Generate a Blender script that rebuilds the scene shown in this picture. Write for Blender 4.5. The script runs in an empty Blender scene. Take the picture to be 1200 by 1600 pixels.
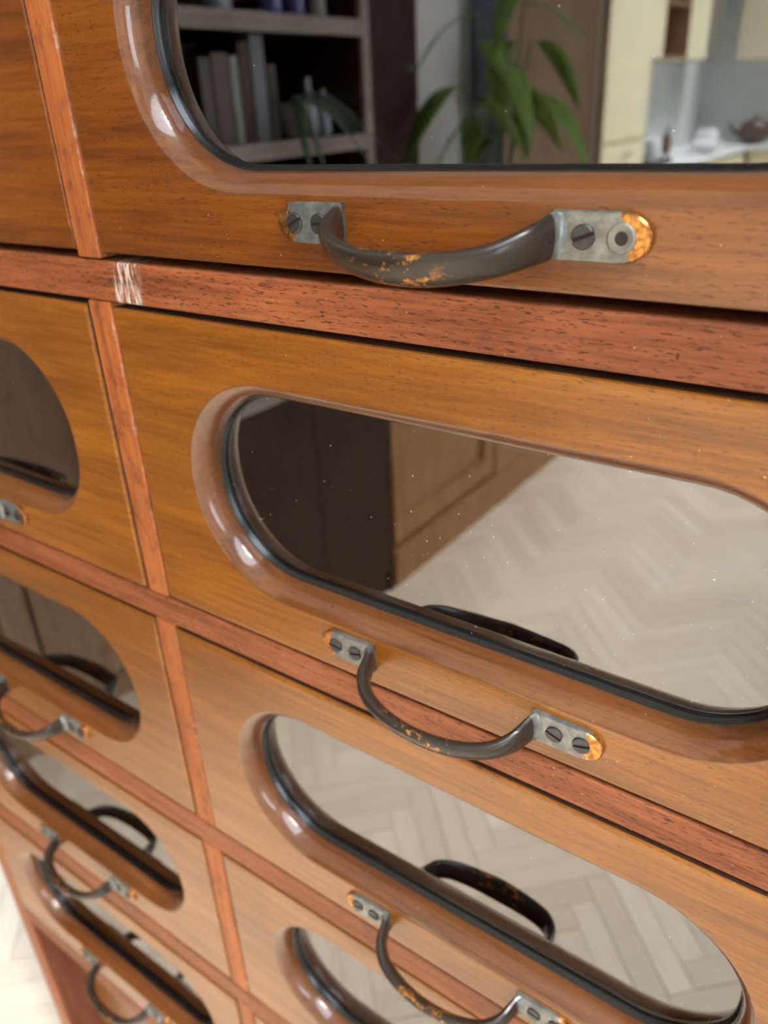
import bpy, bmesh, math, random
from mathutils import Vector, Matrix
random.seed(7)
U = 0.02                      # one divider width in metres: the cabinet is laid out in these units
def uz(z): return (z + 70.0) * U
SC = bpy.context.scene
COL = SC.collection

# ------------------------------------------------------------------ camera
yaw, pit, rol = math.radians(-36.71868), math.radians(-27.08748), math.radians(-2.97867)
fw = Vector((math.sin(yaw)*math.cos(pit), math.cos(yaw)*math.cos(pit), math.sin(pit)))
r0 = fw.cross(Vector((0, 0, 1))).normalized(); u0 = r0.cross(fw)
rr = math.cos(rol)*r0 + math.sin(rol)*u0; uu = -math.sin(rol)*r0 + math.cos(rol)*u0
cam = bpy.data.cameras.new('camera'); camo = bpy.data.objects.new('camera', cam); COL.objects.link(camo)
M = Matrix((rr, uu, -fw)).transposed().to_4x4(); M.translation = Vector((19.7427*U, -13.952*U, uz(0.0686)))
camo.matrix_world = M
cam.sensor_fit = 'VERTICAL'; cam.sensor_height = 36; cam.sensor_width = 27; cam.lens = 1245.66/1600*36
cam.clip_start = 0.01; cam.clip_end = 100
cam.dof.use_dof = True; cam.dof.focus_distance = 0.34; cam.dof.aperture_fstop = 7.5
SC.camera = camo

# ------------------------------------------------------------------ world, window portals, exposure
world = bpy.data.worlds.new('sky'); SC.world = world; world.use_nodes = True
bg = world.node_tree.nodes['Background']; bg.inputs['Color'].default_value = (0.80, 0.90, 1.0, 1); bg.inputs['Strength'].default_value = 11.0
sun = bpy.data.lights.new('sun', 'SUN'); sun.energy = 14.0; sun.angle = math.radians(22); sun.color = (1.0, 0.96, 0.90)
suno = bpy.data.objects.new('sun', sun); COL.objects.link(suno); suno.location = (3, -1, 5)
suno.rotation_euler = Vector((-1.5, -0.05, -2.75)).to_track_quat('-Z', 'Y').to_euler()
def portal(loc, rot, sx, sy):
    l = bpy.data.lights.new('window_portal', 'AREA'); l.shape = 'RECTANGLE'; l.size = sx; l.size_y = sy
    l.cycles.is_portal = True
    o = bpy.data.objects.new('window_portal', l); COL.objects.link(o); o.location = loc; o.rotation_euler = rot
ROOF_Z = 2.75
ADDED_ROOFLIGHTS = [(-1.7, 1.9, -8.2, -4.2), (0.40, 2.1, -3.3, -0.12)]        # x0,x1,y0,y1; unseen, added to light floor and kitchen
SIDE_WIN = [(-3.9, -1.5, 0.9, 2.5)]                                   # right wall: y0,y1,z0,z1
ADDED_LEFT_WIN = [(0.06, 0.46, 0.10, 2.3)]                                  # left wall; unseen window added to brighten floor and lower drawers
XR, XL, YB, YF = 2.3, -1.25, 0.52, -8.5
for x0, x1, y0, y1 in ADDED_ROOFLIGHTS: portal(((x0+x1)/2, (y0+y1)/2, ROOF_Z+0.16), (0, 0, 0), x1-x0, y1-y0)
for y0, y1, z0, z1 in SIDE_WIN: portal((XR+0.13, (y0+y1)/2, (z0+z1)/2), (0, math.radians(90), 0), z1-z0, y1-y0)
for y0, y1, z0, z1 in ADDED_LEFT_WIN: portal((XL-0.13, (y0+y1)/2, (z0+z1)/2), (0, math.radians(-90), 0), z1-z0, y1-y0)
SC.cycles.max_bounces = 8; SC.cycles.diffuse_bounces = 4; SC.cycles.glossy_bounces = 4; SC.cycles.transparent_max_bounces = 8
SC.view_settings.view_transform = 'Standard'; SC.view_settings.look = 'None'
SC.view_settings.exposure = -0.17; SC.view_settings.gamma = 1.0; SC.view_settings.use_curve_mapping = False

# ------------------------------------------------------------------ materials
def newmat(name):
    m = bpy.data.materials.new(name); m.use_nodes = True
    nt = m.node_tree; return m, nt, nt.nodes['Principled BSDF']
class N:
    def __init__(s, nt): s.nt = nt
    def add(s, t, **k):
        n = s.nt.nodes.new(t)
        for a, v in k.items(): setattr(n, a, v)
        return n
    def link(s, a, b): s.nt.links.new(a, b)
    def math(s, op, a, b=None, clamp=False):
        n = s.add('ShaderNodeMath', operation=op); n.use_clamp = clamp
        for i, v in enumerate((a, b)):
            if v is None: continue
            if isinstance(v, (int, float)): n.inputs[i].default_value = v
            else: s.link(v, n.inputs[i])
        return n.outputs[0]
    def ramp(s, f, stops):
        n = s.add('ShaderNodeValToRGB'); e = n.color_ramp.elements
        while len(e) < len(stops): e.new(0.5)
        for i, (p, c) in enumerate(stops):
            e[i].position = p; e[i].color = (*c, 1) if len(c) == 3 else c
        s.link(f, n.inputs[0]); return n.outputs[0]
    def mix(s, f, a, b, mode='MIX'):
        n = s.add('ShaderNodeMix', data_type='RGBA', blend_type=mode)
        for i, v in ((0, f), (6, a), (7, b)):
            if isinstance(v, (int, float)): n.inputs[i].default_value = v
            elif isinstance(v, tuple): n.inputs[i].default_value = (*v, 1)
            else: s.link(v, n.inputs[i])
        return n.outputs[2]
    def noise(s, vec, scale, detail=4, rough=0.55):
        n = s.add('ShaderNodeTexNoise'); n.inputs['Scale'].default_value = scale
        n.inputs['Detail'].default_value = detail; n.inputs['Roughness'].default_value = rough
        s.link(vec, n.inputs['Vector']); return n.outputs['Fac']
    def coords(s, stretch=(1, 1, 1), rnd=True):
        tc = s.add('ShaderNodeTexCoord'); v = tc.outputs['Object']
        if rnd:
            oi = s.add('ShaderNodeObjectInfo'); vm = s.add('ShaderNodeVectorMath', operation='MULTIPLY_ADD')
            cb = s.add('ShaderNodeCombineXYZ'); k = s.math('MULTIPLY', oi.outputs['Random'], 7.0)
            for i in range(3): s.link(k, cb.inputs[i])
            va = s.add('ShaderNodeVectorMath', operation='ADD'); s.link(v, va.inputs[0]); s.link(cb.outputs[0], va.inputs[1]); v = va.outputs[0]
        mp = s.add('ShaderNodeMapping'); mp.inputs['Scale'].default_value = stretch; s.link(v, mp.inputs['Vector'])
        return mp.outputs[0]
    def smooth(s, v, a, b):
        n = s.add('ShaderNodeMapRange', interpolation_type='SMOOTHSTEP'); n.inputs['From Min'].default_value = a; n.inputs['From Max'].default_value = b
        s.link(v, n.inputs['Value']); return n.outputs[0]

def wood(name, dark, mid, light, axis='x', rough=0.3, coat=0.5, coat_rough=0.12, pores=0.5, figure=60, pore_scale=1300, blotch=0.35, extra=None, bump=0.15, stretch=14):
    m, nt, b = newmat(name); n = N(nt)
    def st(k): return {'x': (1.0/k, 1, 1), 'y': (1, 1.0/k, 1), 'z': (1, 1, 1.0/k)}[axis]
    g0 = n.noise(n.coords(st(stretch)), figure, 6, 0.62); g1 = n.noise(n.coords(st(18)), figure*6, 3, 0.6)
    g = n.math('ADD', n.math('MULTIPLY', g0, 0.6), n.math('MULTIPLY', g1, 0.4))
    col = n.ramp(g, [(0.36, dark), (0.5, mid), (0.66, light)])
    lo = n.noise(n.coords(st(2.2)), 9, 3)
    col = n.mix(n.math('MULTIPLY', n.smooth(lo, 0.42, 0.72), blotch), col, tuple(c*0.62 for c in mid))
    p = n.noise(n.coords(st(6)), pore_scale, 2, 0.5)
    pm = n.smooth(p, 0.56, 0.70)
    col = n.mix(n.math('MULTIPLY', pm, pores), col, tuple(c*0.35 for c in dark))
    sp = n.smooth(n.noise(n.coords((1, 1, 1)), 520, 1), 0.785, 0.81)          # pale nicks in the varnish
    col = n.mix(n.math('MULTIPLY', sp, 0.5), col, (0.62, 0.45, 0.30))
    vo = n.add('ShaderNodeTexVoronoi'); vo.inputs['Scale'].default_value = 48; n.link(n.coords((1, 1, 0.42)), vo.inputs['Vector'])      # scattered dark dents
    sc_ = n.add('ShaderNodeSeparateColor'); n.link(vo.outputs['Color'], sc_.inputs[0])
    dn = n.math('MULTIPLY', n.math('LESS_THAN', vo.outputs['Distance'], 0.035), n.math('GREATER_THAN', sc_.outputs[0], 0.86))
    col = n.mix(n.math('MULTIPLY', dn, 0.75), col, tuple(c*0.15 for c in dark))
    if extra: col = extra(n, col)
    n.link(col, b.inputs['Base Color'])
    rv = n.math('ADD', rough, n.math('MULTIPLY', n.math('SUBTRACT', lo, 0.5), 0.25)); n.link(rv, b.inputs['Roughness'])
    b.inputs['Specular IOR Level'].default_value = 0.3; b.inputs['Coat Weight'].default_value = coat; b.inputs['Coat Roughness'].default_value = coat_rough
    bp = n.add('ShaderNodeBump'); bp.inputs['Strength'].default_value = bump; bp.inputs['Distance'].default_value = 0.0006
    h = n.math('SUBTRACT', g, n.math('MULTIPLY', pm, 0.5)); n.link(h, bp.inputs['Height']); n.link(bp.outputs[0], b.inputs['Normal'])
    cb = n.add('ShaderNodeBump'); cb.inputs['Strength'].default_value = bump*0.5; cb.inputs['Distance'].default_value = 0.0006
    n.link(h, cb.inputs['Height']); n.link(cb.outputs[0], b.inputs['Coat Normal'])
    return m

def obj_axis(n, k):
    tc = n.add('ShaderNodeTexCoord'); s = n.add('ShaderNodeSeparateXYZ'); n.link(tc.outputs['Object'], s.inputs[0]); return s.outputs[k]

def divider_wear(n, col):       # pale scuffed arrises and dark bruises along the uprights
    x = n.math('ABSOLUTE', obj_axis(n, 0))
    e = n.smooth(x, 0.0072, 0.0099)
    k = n.math('MULTIPLY', e, n.smooth(n.noise(n.coords((1, 1, 0.5)), 150, 4, 0.7), 0.52, 0.66))
    col = n.mix(n.math('MULTIPLY', k, 0.55), col, (0.52, 0.38, 0.31))
    d = n.smooth(n.noise(n.coords((1, 1, 0.6)), 130, 4, 0.6), 0.50, 0.72)
    return n.mix(n.math('MULTIPLY', d, 0.65), col, (0.10, 0.028, 0.018))
def rail_wear(n, col):
    d = n.smooth(n.noise(n.coords((0.6, 1, 1)), 60, 2), 0.64, 0.76)
    return n.mix(n.math('MULTIPLY', d, 0.5), col, (0.12, 0.035, 0.025))
def rail_paint(n, col):         # rail with the smear of white paint beside the upright
    col = rail_wear(n, col)
    x = obj_axis(n, 0)
    a = n.math('MULTIPLY', n.smooth(x, 0.006, 0.011), n.math('SUBTRACT', 1.0, n.smooth(x, 0.026, 0.034)))
    s = n.smooth(n.noise(n.coords((3.0, 1, 0.35), False), 190, 5, 0.7), 0.44, 0.66)
    return n.mix(n.math('MULTIPLY', n.math('MULTIPLY', a, s), 0.85), col, (0.75, 0.66, 0.62))

W_DRAWER = wood('amber_varnished_wood', (0.145, 0.042, 0.003), (0.240, 0.075, 0.0055), (0.330, 0.115, 0.010), 'x', 0.38, 0.55, 0.20, 0.6, blotch=0.5, bump=0.3)
W_TOPROW = wood('dark_varnished_wood', (0.098, 0.025, 0.003), (0.168, 0.046, 0.0045), (0.235, 0.072, 0.008), 'x', 0.36, 0.6, 0.16, 0.55, blotch=0.55, bump=0.3)
W_BEVEL = wood('glossy_red_brown_moulding', (0.080, 0.023, 0.004), (0.135, 0.041, 0.008), (0.18, 0.058, 0.012), 'x', 0.38, 1.0, 0.05, 0.3, blotch=0.4, bump=0.1)
W_RAIL = wood('red_mahogany', (0.13, 0.034, 0.011), (0.25, 0.070, 0.023), (0.35, 0.110, 0.038), 'x', 0.55, 0.05, 0.3, 0.85, figure=90, pore_scale=1250, extra=rail_wear, bump=0.3)
W_RAILP = wood('red_mahogany_paint_smear', (0.13, 0.034, 0.011), (0.25, 0.070, 0.023), (0.35, 0.110, 0.038), 'x', 0.55, 0.05, 0.3, 0.85, figure=90, pore_scale=1250, extra=rail_paint, bump=0.3)
W_DIV = wood('orange_mahogany', (0.22, 0.055, 0.014), (0.36, 0.098, 0.024), (0.45, 0.145, 0.038), 'z', 0.55, 0.05, 0.3, 0.5, figure=90, extra=divider_wear, bump=0.3)
W_POST = wood('post_mahogany', (0.20, 0.055, 0.018), (0.30, 0.09, 0.030), (0.38, 0.125, 0.045), 'z', 0.5, 0.15, 0.3, 0.4, figure=90)
W_CARC = wood('carcass_wood', (0.10, 0.028, 0.014), (0.17, 0.050, 0.024), (0.22, 0.07, 0.03), 'z', 0.6, 0.0, 0.3, 0.4)
W_GAPSHADE = wood('gap_shade_wood', (0.030, 0.012, 0.006), (0.050, 0.020, 0.009), (0.075, 0.032, 0.014), 'x', 0.8, 0.0, 0.3, 0.3)  # shade of the drawer gaps put into the edge colour
W_INSIDE = wood('drawer_inside_wood', (0.045, 0.020, 0.008), (0.070, 0.032, 0.012), (0.10, 0.048, 0.018), 'x', 0.8, 0.0, 0.3, 0.3)
W_DARK = wood('dark_bookcase_wood', (0.018, 0.006, 0.002), (0.034, 0.012, 0.004), (0.055, 0.020, 0.007), 'z', 0.6, 0.0, 0.2, 0.3)
W_GREYEDGE = wood('weathered_shelf_wood', (0.22, 0.17, 0.14), (0.33, 0.27, 0.23), (0.42, 0.35, 0.30), 'y', 0.6, 0.0, 0.3, 0.3)
W_CUP = wood('honey_cupboard_wood', (0.17, 0.075, 0.025), (0.29, 0.14, 0.05), (0.38, 0.20, 0.08), 'z', 0.45, 0.2, 0.2, 0.3)
W_DOOR = wood('brown_door_wood', (0.20, 0.12, 0.065), (0.29, 0.18, 0.105), (0.36, 0.23, 0.14), 'z', 0.5, 0.1, 0.3, 0.2)

def plain(name, col, rough=0.5, metal=0.0, var=0.08, scale=8, coat=0.0):
    m, nt, b = newmat(name); n = N(nt)
    f = n.noise(n.coords(), scale, 3)
    n.link(n.mix(f, tuple(c*(1-var) for c in col), tuple(min(1, c*(1+var)) for c in col)), b.inputs['Base Color'])
    b.inputs['Roughness'].default_value = rough; b.inputs['Metallic'].default_value = metal; b.inputs['Coat Weight'].default_value = coat
    return m
M_WALL = plain('white_wall_paint', (0.78, 0.76, 0.72), 0.85)
M_CEIL = plain('white_ceiling_paint', (0.82, 0.81, 0.78), 0.9)
M_SPLASH = plain('pale_grey_splashback', (0.66, 0.68, 0.68), 0.5)
M_CREAM = plain('cream_cabinet_paint', (0.80, 0.74, 0.52), 0.45)
M_TOP = plain('white_worktop', (0.82, 0.86, 0.88), 0.25)
M_STEEL = plain('brushed_steel', (0.32, 0.32, 0.32), 0.35, 0.8)
M_DARK = plain('dark_appliance', (0.035, 0.035, 0.04), 0.3)
M_RAD = plain('slate_blue_radiator_paint', (0.055, 0.065, 0.10), 0.45)
M_BEAD = plain('black_glazing_putty', (0.005, 0.005, 0.006), 0.22, 0, 0.3, 90)
M_POT = plain('grey_ceramic', (0.35, 0.33, 0.31), 0.5)
M_TERRA = plain('terracotta', (0.40, 0.16, 0.08), 0.8)
M_LEAF = plain('green_leaf', (0.15, 0.28, 0.04), 0.35, 0, 0.4, 30)
M_LEAF2 = plain('grey_green_leaf', (0.10, 0.16, 0.09), 0.45, 0, 0.3, 30)
M_STEM = plain('green_stem', (0.12, 0.16, 0.06), 0.6)
M_WHITE = plain('white_ceramic', (0.82, 0.84, 0.86), 0.2)
M_BROWNJ = plain('brown_stoneware', (0.10, 0.055, 0.04), 0.3)
M_FRAME = plain('white_window_frame', (0.80, 0.80, 0.80), 0.4)

def glass_mat():
    m, nt, b = newmat('dark_cabinet_glass'); n = N(nt); nt.nodes.remove(b)
    out = nt.nodes['Material Output']
    fr = n.add('ShaderNodeFresnel'); fr.inputs['IOR'].default_value = 2.45
    gl = n.add('ShaderNodeBsdfGlossy'); gl.inputs['Roughness'].default_value = 0.0; gl.inputs['Color'].default_value = (0.98, 0.98, 1, 1)
    tr = n.add('ShaderNodeBsdfTransparent'); tr.inputs['Color'].default_value = (0.30, 0.28, 0.25, 1)
    df = n.add('ShaderNodeBsdfDiffuse'); df.inputs['Color'].default_value = (0.75, 0.72, 0.68, 1)
    ds = n.smooth(n.noise(n.coords(), 760, 0), 0.888, 0.90)              # specks of dust on the pane
    mx = n.add('ShaderNodeMixShader'); n.link(fr.outputs[0], mx.inputs[0]); n.link(tr.outputs[0], mx.inputs[1]); n.link(gl.outputs[0], mx.inputs[2])
    m2 = n.add('ShaderNodeMixShader'); n.link(n.math('MULTIPLY', ds, 0.7), m2.inputs[0]); n.link(mx.outputs[0], m2.inputs[1]); n.link(df.outputs[0], m2.inputs[2])
    n.link(m2.outputs[0], out.inputs['Surface']); return m
M_GLASS = glass_mat()
def clear_glass():
    m, nt, b = newmat('clear_window_glass'); n = N(nt); nt.nodes.remove(b); out = nt.nodes['Material Output']
    fr = n.add('ShaderNodeFresnel'); fr.inputs['IOR'].default_value = 1.3
    gl = n.add('ShaderNodeBsdfGlossy'); gl.inputs['Roughness'].default_value = 0.0
    tr = n.add('ShaderNodeBsdfTransparent'); mx = n.add('ShaderNodeMixShader')
    n.link(fr.outputs[0], mx.inputs[0]); n.link(tr.outputs[0], mx.inputs[1]); n.link(gl.outputs[0], mx.inputs[2]); n.link(mx.outputs[0], out.inputs['Surface'])
    return m
M_CLEAR = clear_glass()

def handle_mat():               # dark bronze lacquer, rubbed to pale metal on the feet and worn through to brass at tips and bow
    m, nt, b = newmat('worn_bronze'); n = N(nt)
    x = n.math('ABSOLUTE', obj_axis(n, 0)); y = obj_axis(n, 1); z = obj_axis(n, 2)
    nz = n.noise(n.coords(), 160, 4, 0.6)
    foot = n.math('MULTIPLY', n.smooth(x, 0.046, 0.050), n.smooth(y, -0.0065, -0.0055))
    c = n.mix(n.noise(n.coords(), 55, 3), (0.022, 0.015, 0.011), (0.030, 0.021, 0.015))
    fc = n.mix(n.smooth(nz, 0.35, 0.7), (0.13, 0.135, 0.13), (0.24, 0.24, 0.22))
    c = n.mix(foot, c, fc)
    tip = n.smooth(n.math('ADD', x, n.math('MULTIPLY', n.math('SUBTRACT', nz, 0.5), 0.022)), 0.0745, 0.0755)
    xs = obj_axis(n, 0)
    mid = n.math('MULTIPLY', n.math('SUBTRACT', 1.0, n.smooth(x, 0.012, 0.024)), n.smooth(n.noise(n.coords((0.7, 1, 1)), 190, 4, 0.65), 0.55, 0.59))
    mid = n.math('MULTIPLY', mid, n.math('SUBTRACT', 1.0, n.smooth(y, -0.022, -0.018)))
    br = n.math('MAXIMUM', tip, mid)
    c = n.mix(br, c, n.mix(n.smooth(n.noise(n.coords(), 300, 4, 0.7), 0.40, 0.62), (0.24, 0.10, 0.03), (0.60, 0.28, 0.08))); n.link(c, b.inputs['Base Color'])
    n.link(n.math('MAXIMUM', n.math('MULTIPLY', br, 0.85), n.math('MULTIPLY', foot, 0.5)), b.inputs['Metallic'])
    n.link(n.math('ADD', 0.24, n.math('MULTIPLY', nz, 0.05)), b.inputs['Roughness']); b.inputs['IOR'].default_value = 1.45; n.link(n.math('MULTIPLY', n.smooth(nz, 0.2, 0.3), 0.0), b.inputs['Coat Weight'])
    bp = n.add('ShaderNodeBump'); bp.inputs['Strength'].default_value = 0.02; bp.inputs['Distance'].default_value = 0.0004; n.link(nz, bp.inputs['Height']); n.link(bp.outputs[0], b.inputs['Normal'])
    return m
M_HANDLE = handle_mat()
M_SCREW = plain('blackened_screw_steel', (0.055, 0.055, 0.055), 0.38, 0.6, 0.4, 300)
M_HOLESHADE = plain('hole_slot_shade', (0.03, 0.015, 0.01), 0.9)  # shade inside the hole and dirt-filled screw slots put into the colour
M_HRING = plain('rubbed_hole_rim', (0.22, 0.22, 0.20), 0.4, 0.6, 0.5, 400)

def floor_mat():
    m, nt, b = newmat('pale_oak_block'); n = N(nt)
    uv = n.add('ShaderNodeUVMap'); uv.uv_map = 'UVMap'
    at = n.add('ShaderNodeAttribute'); at.attribute_name = 'tone'; at.attribute_type = 'GEOMETRY'
    oi = n.add('ShaderNodeObjectInfo')
    rnd = n.math('FRACT', n.math('ADD', at.outputs['Fac'], oi.outputs['Random']))
    mp = n.add('ShaderNodeMapping'); mp.inputs['Scale'].default_value = (0.1, 1, 1); n.link(uv.outputs[0], mp.inputs['Vector'])
    g = n.noise(mp.outputs[0], 140, 5)
    c = n.ramp(g, [(0.3, (0.56, 0.47, 0.36)), (0.7, (0.70, 0.62, 0.50))])
    c = n.mix(n.math('MULTIPLY', rnd, 0.6), c, (0.46, 0.38, 0.28)); n.link(c, b.inputs['Base Color'])
    b.inputs['Roughness'].default_value = 0.34; b.inputs['Anisotropic'].default_value = 0.8
    tg = n.add('ShaderNodeTangent'); tg.direction_type = 'UV_MAP'; tg.uv_map = 'UVMap'; n.link(tg.outputs[0], b.inputs['Tangent'])
    return m
M_FLOOR = floor_mat(); M_GROUT = plain('floor_joint_filler', (0.21, 0.155, 0.105), 0.9)

# ------------------------------------------------------------------ mesh helpers
def mk(name, verts, faces, mat, parent=None, smooth=False, loc=None):
    me = bpy.data.meshes.new(name); me.from_pydata([tuple(v) for v in verts], [], faces); me.update()
    bm = bmesh.new(); bm.from_mesh(me); bmesh.ops.recalc_face_normals(bm, faces=bm.faces); bm.to_mesh(me); bm.free()
    if smooth:
        for p in me.polygons: p.use_smooth = True
    me.materials.append(mat)
    o = bpy.data.objects.new(name, me); COL.objects.link(o)
    if parent: o.parent = parent
    if loc: o.location = loc
    return o
class B:
    """collects boxes and other pieces into one mesh"""
    def __init__(s): s.v = []; s.f = []
    def box(s, x0, x1, y0, y1, z0, z1, ch=0.0):
        x0, x1 = sorted((x0, x1)); y0, y1 = sorted((y0, y1)); z0, z1 = sorted((z0, z1))
        k = len(s.v)
        if ch <= 0:
            s.v += [(x, y, z) for z in (z0, z1) for y in (y0, y1) for x in (x0, x1)]
            s.f += [tuple(k+i for i in f) for f in ((0, 1, 3, 2), (4, 5, 7, 6), (0, 1, 5, 4), (2, 3, 7, 6), (0, 2, 6, 4), (1, 3, 7, 5))]
        else:
            bm = bmesh.new(); bmesh.ops.create_cube(bm, size=1)
            bmesh.ops.scale(bm, vec=(x1-x0, y1-y0, z1-z0), verts=bm.verts)
            bmesh.ops.translate(bm, vec=((x0+x1)/2, (y0+y1)/2, (z0+z1)/2), verts=bm.verts)
            bmesh.ops.bevel(bm, geom=list(bm.edges), offset=ch, segments=2, affect='EDGES', profile=0.5)
            bm.verts.index_update(); s.v += [tuple(v.co) for v in bm.verts]; s.f += [tuple(k+v.index for v in f.verts) for f in bm.faces]; bm.free()
        return s
    def lathe(s, prof, c=(0, 0, 0), n=20):
        k = len(s.v)
        for r, z in prof:
            for i in range(n):
                a = 2*math.pi*i/n; s.v.append((c[0]+r*math.cos(a), c[1]+r*math.sin(a), c[2]+z))
        for j in range(len(prof)-1):
            for i in range(n):
                s.f.append((k+j*n+i, k+j*n+(i+1) % n, k+(j+1)*n+(i+1) % n, k+(j+1)*n+i))
        s.f.append(tuple(k+i for i in range(n))); s.f.append(tuple(k+(len(prof)-1)*n+i for i in range(n)))
        return s
    def tube(s, pts, rads, n=8):
        k = len(s.v); pts = [Vector(p) for p in pts]
        if not isinstance(rads, (list, tuple)): rads = [rads]*len(pts)
        for i, p in enumerate(pts):
            t = (pts[min(i+1, len(pts)-1)]-pts[max(i-1, 0)]).normalized()
            a = t.cross(Vector((0.3, 0.2, 1))).normalized(); b2 = t.cross(a)
            for j in range(n):
                q = 2*math.pi*j/n; s.v.append(tuple(p+rads[i]*(math.cos(q)*a+math.sin(q)*b2)))
        for i in range(len(pts)-1):
            for j in range(n): s.f.append((k+i*n+j, k+i*n+(j+1) % n, k+(i+1)*n+(j+1) % n, k+(i+1)*n+j))
        s.f.append(tuple(k+j for j in range(n))); s.f.append(tuple(k+(len(pts)-1)*n+j for j in range(n)))
        return s
    def build(s, name, mat, parent=None, smooth=False, loc=None): return mk(name, s.v, s.f, mat, parent, smooth, loc)
def thing(name, label, cat, loc=(0, 0, 0), group=None):
    o = bpy.data.objects.new(name, None); o.empty_display_size = 0.05; COL.objects.link(o); o.location = loc
    o['label'] = label; o['category'] = cat
    if group: o['group'] = group
    return o
def tag(o, label, cat, group=None):
    o['label'] = label; o['category'] = cat
    if group: o['group'] = group
    return o
def struct(o, label=None):
    o['kind'] = 'structure'
    if label: o['label'] = label
    return o
def shade(o):
    for p in o.data.polygons: p.use_smooth = True
    return o

# ------------------------------------------------------------------ the room shell
fl = struct(B().box(XL-0.9, XR+0.02, YF, YB+0.02, -0.06, -0.004).build('floor', M_GROUT), 'pale oak herringbone parquet floor of small wooden blocks')
def plank_mesh(w, L):
    b = B().box(-L/2, L/2, -w/2, w/2, -0.012, 0.0); g = 0.0005
    c = 0.0007
    v = [(-L/2+g, -w/2+g, -0.010), (L/2-g, -w/2+g, -0.010), (L/2-g, w/2-g, -0.010), (-L/2+g, w/2-g, -0.010),
         (-L/2+g, -w/2+g, -c), (L/2-g, -w/2+g, -c), (L/2-g, w/2-g, -c), (-L/2+g, w/2-g, -c),
         (-L/2+g+c, -w/2+g+c, 0), (L/2-g-c, -w/2+g+c, 0), (L/2-g-c, w/2-g-c, 0), (-L/2+g+c, w/2-g-c, 0)]
    f = [(0, 1, 5, 4), (1, 2, 6, 5), (2, 3, 7, 6), (3, 0, 4, 7), (4, 5, 9, 8), (5, 6, 10, 9), (6, 7, 11, 10), (7, 4, 8, 11), (8, 9, 10, 11)]
    return v, f
PW, PL = 0.0505, 0.303
pv, pf = plank_mesh(PW, PL)
planks = []
R45 = Matrix.Rotation(math.radians(45), 2)
ox, oy = 0.075, -0.02
for a in range(-180, 60):
    for c in range(-12, 12):
        for kind in (0, 1):
            if kind == 0: cx, cy, ang = PL/2, PW/2, 0.0
            else: cx, cy, ang = PL+PW/2, PW-PL/2, math.pi/2
            p = R45 @ Vector((cx+a*PW+c*PL, cy+a*PW-c*PL))
            x, y = p.x+ox, p.y+oy
            if XL-0.9+0.15 < x < XR-0.12 and YF+0.12 < y < YB-0.12 and not (x < XL-0.12+0.24 and y > -3.75):
                planks.append((x, y, ang+math.radians(45)))
cxy = Vector((-0.15, -0.75))
planks.sort(key=lambda q: (q[0]-cxy.x)**2+((q[1]-cxy.y)*0.75)**2)
pm = bpy.data.meshes.new('floor_block'); pm.from_pydata(pv, [], pf); pm.update(); pm.materials.append(M_FLOOR)
uvl = pm.uv_layers.new(name='UVMap')
for lp in pm.loops: uvl.data[lp.index].uv = (pm.vertices[lp.vertex_index].co.x, pm.vertices[lp.vertex_index].co.y)
for i, (x, y, a) in enumerate(planks[:300]):
    o = bpy.data.objects.new('floor_block', pm); COL.objects.link(o); o.parent = fl; o.location = (x, y, random.uniform(-0.0004, 0.0003)); o.rotation_euler = (0, 0, a)
V, F, UV, T = [], [], [], []
for (x, y, a) in planks[300:]:
    k = len(V); ca, sa = math.cos(a), math.sin(a); t = random.random(); ro = random.uniform(0, 5)
    V += [(x+ca*v[0]-sa*v[1], y+sa*v[0]+ca*v[1], v[2]) for v in pv]; F += [tuple(k+i for i in f) for f in pf]
    UV += [(v[0]+ro, v[1]+ro) for v in pv]; T += [t]*len(pv)
me = bpy.data.meshes.new('far_floor_blocks'); me.from_pydata(V, [], F); me.update(); me.materials.append(M_FLOOR)
uvl = me.uv_layers.new(name='UVMap')
for lp in me.loops: uvl.data[lp.index].uv = UV[lp.vertex_index]
at = me.attributes.new('tone', 'FLOAT', 'POINT'); at.data.foreach_set('value', T)
o = bpy.data.objects.new('far_floor_blocks', me); COL.objects.link(o); o.parent = fl; o['kind'] = 'stuff'

def slab_with_holes(axis, a0, a1, b0, b1, t0, t1, holes):
    """axis-aligned slab with rectangular holes; axis is the thin direction. holes in (a0,a1,b0,b1), cut as strips along a"""
    b = B()
    def put(p0, p1, q0, q1):
        if p1-p0 < 1e-6 or q1-q0 < 1e-6: return
        if axis == 'z': b.box(p0, p1, q0, q1, t0, t1)
        elif axis == 'x': b.box(t0, t1, p0, p1, q0, q1)
        else: b.box(p0, p1, t0, t1, q0, q1)
    if axis == 'z':
        ys = sorted(holes, key=lambda h: h[2]); cur = b0
        for h in ys:
            put(a0, a1, cur, h[2]); put(a0, h[0], h[2], h[3]); put(h[1], a1, h[2], h[3]); cur = h[3]
        put(a0, a1, cur, b1)
    else:
        hs = sorted(holes); cur = a0
        for h in hs:
            put(cur, h[0], b0, b1); put(h[0], h[1], b0, h[2]); put(h[0], h[1], h[3], b1); cur = h[1]
        put(cur, a1, b0, b1)
    return b
XK = XL-0.85                    # the kitchen's side wall stands further out
struct(slab_with_holes('z', XK-0.1, XR+0.1, YF-0.1, YB+0.1, ROOF_Z, ROOF_Z+0.12, ADDED_ROOFLIGHTS).build('ceiling', M_CEIL))
struct(B().box(XL-0.1, XR+0.1, YB, YB+0.12, -0.06, ROOF_Z).build('wall_back', M_WALL))
struct(B().box(XK-0.1, XR+0.1, YF-0.12, YF, -0.06, ROOF_Z).build('wall_front', M_SPLASH))
struct(slab_with_holes('x', YF, YB, -0.06, ROOF_Z, XR, XR+0.12, SIDE_WIN).build('wall_right', M_WALL))
YC = -191*U
DOOR_Y0, DOOR_Y1, DOOR_H = -188*U, -140*U, 2.05
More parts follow.
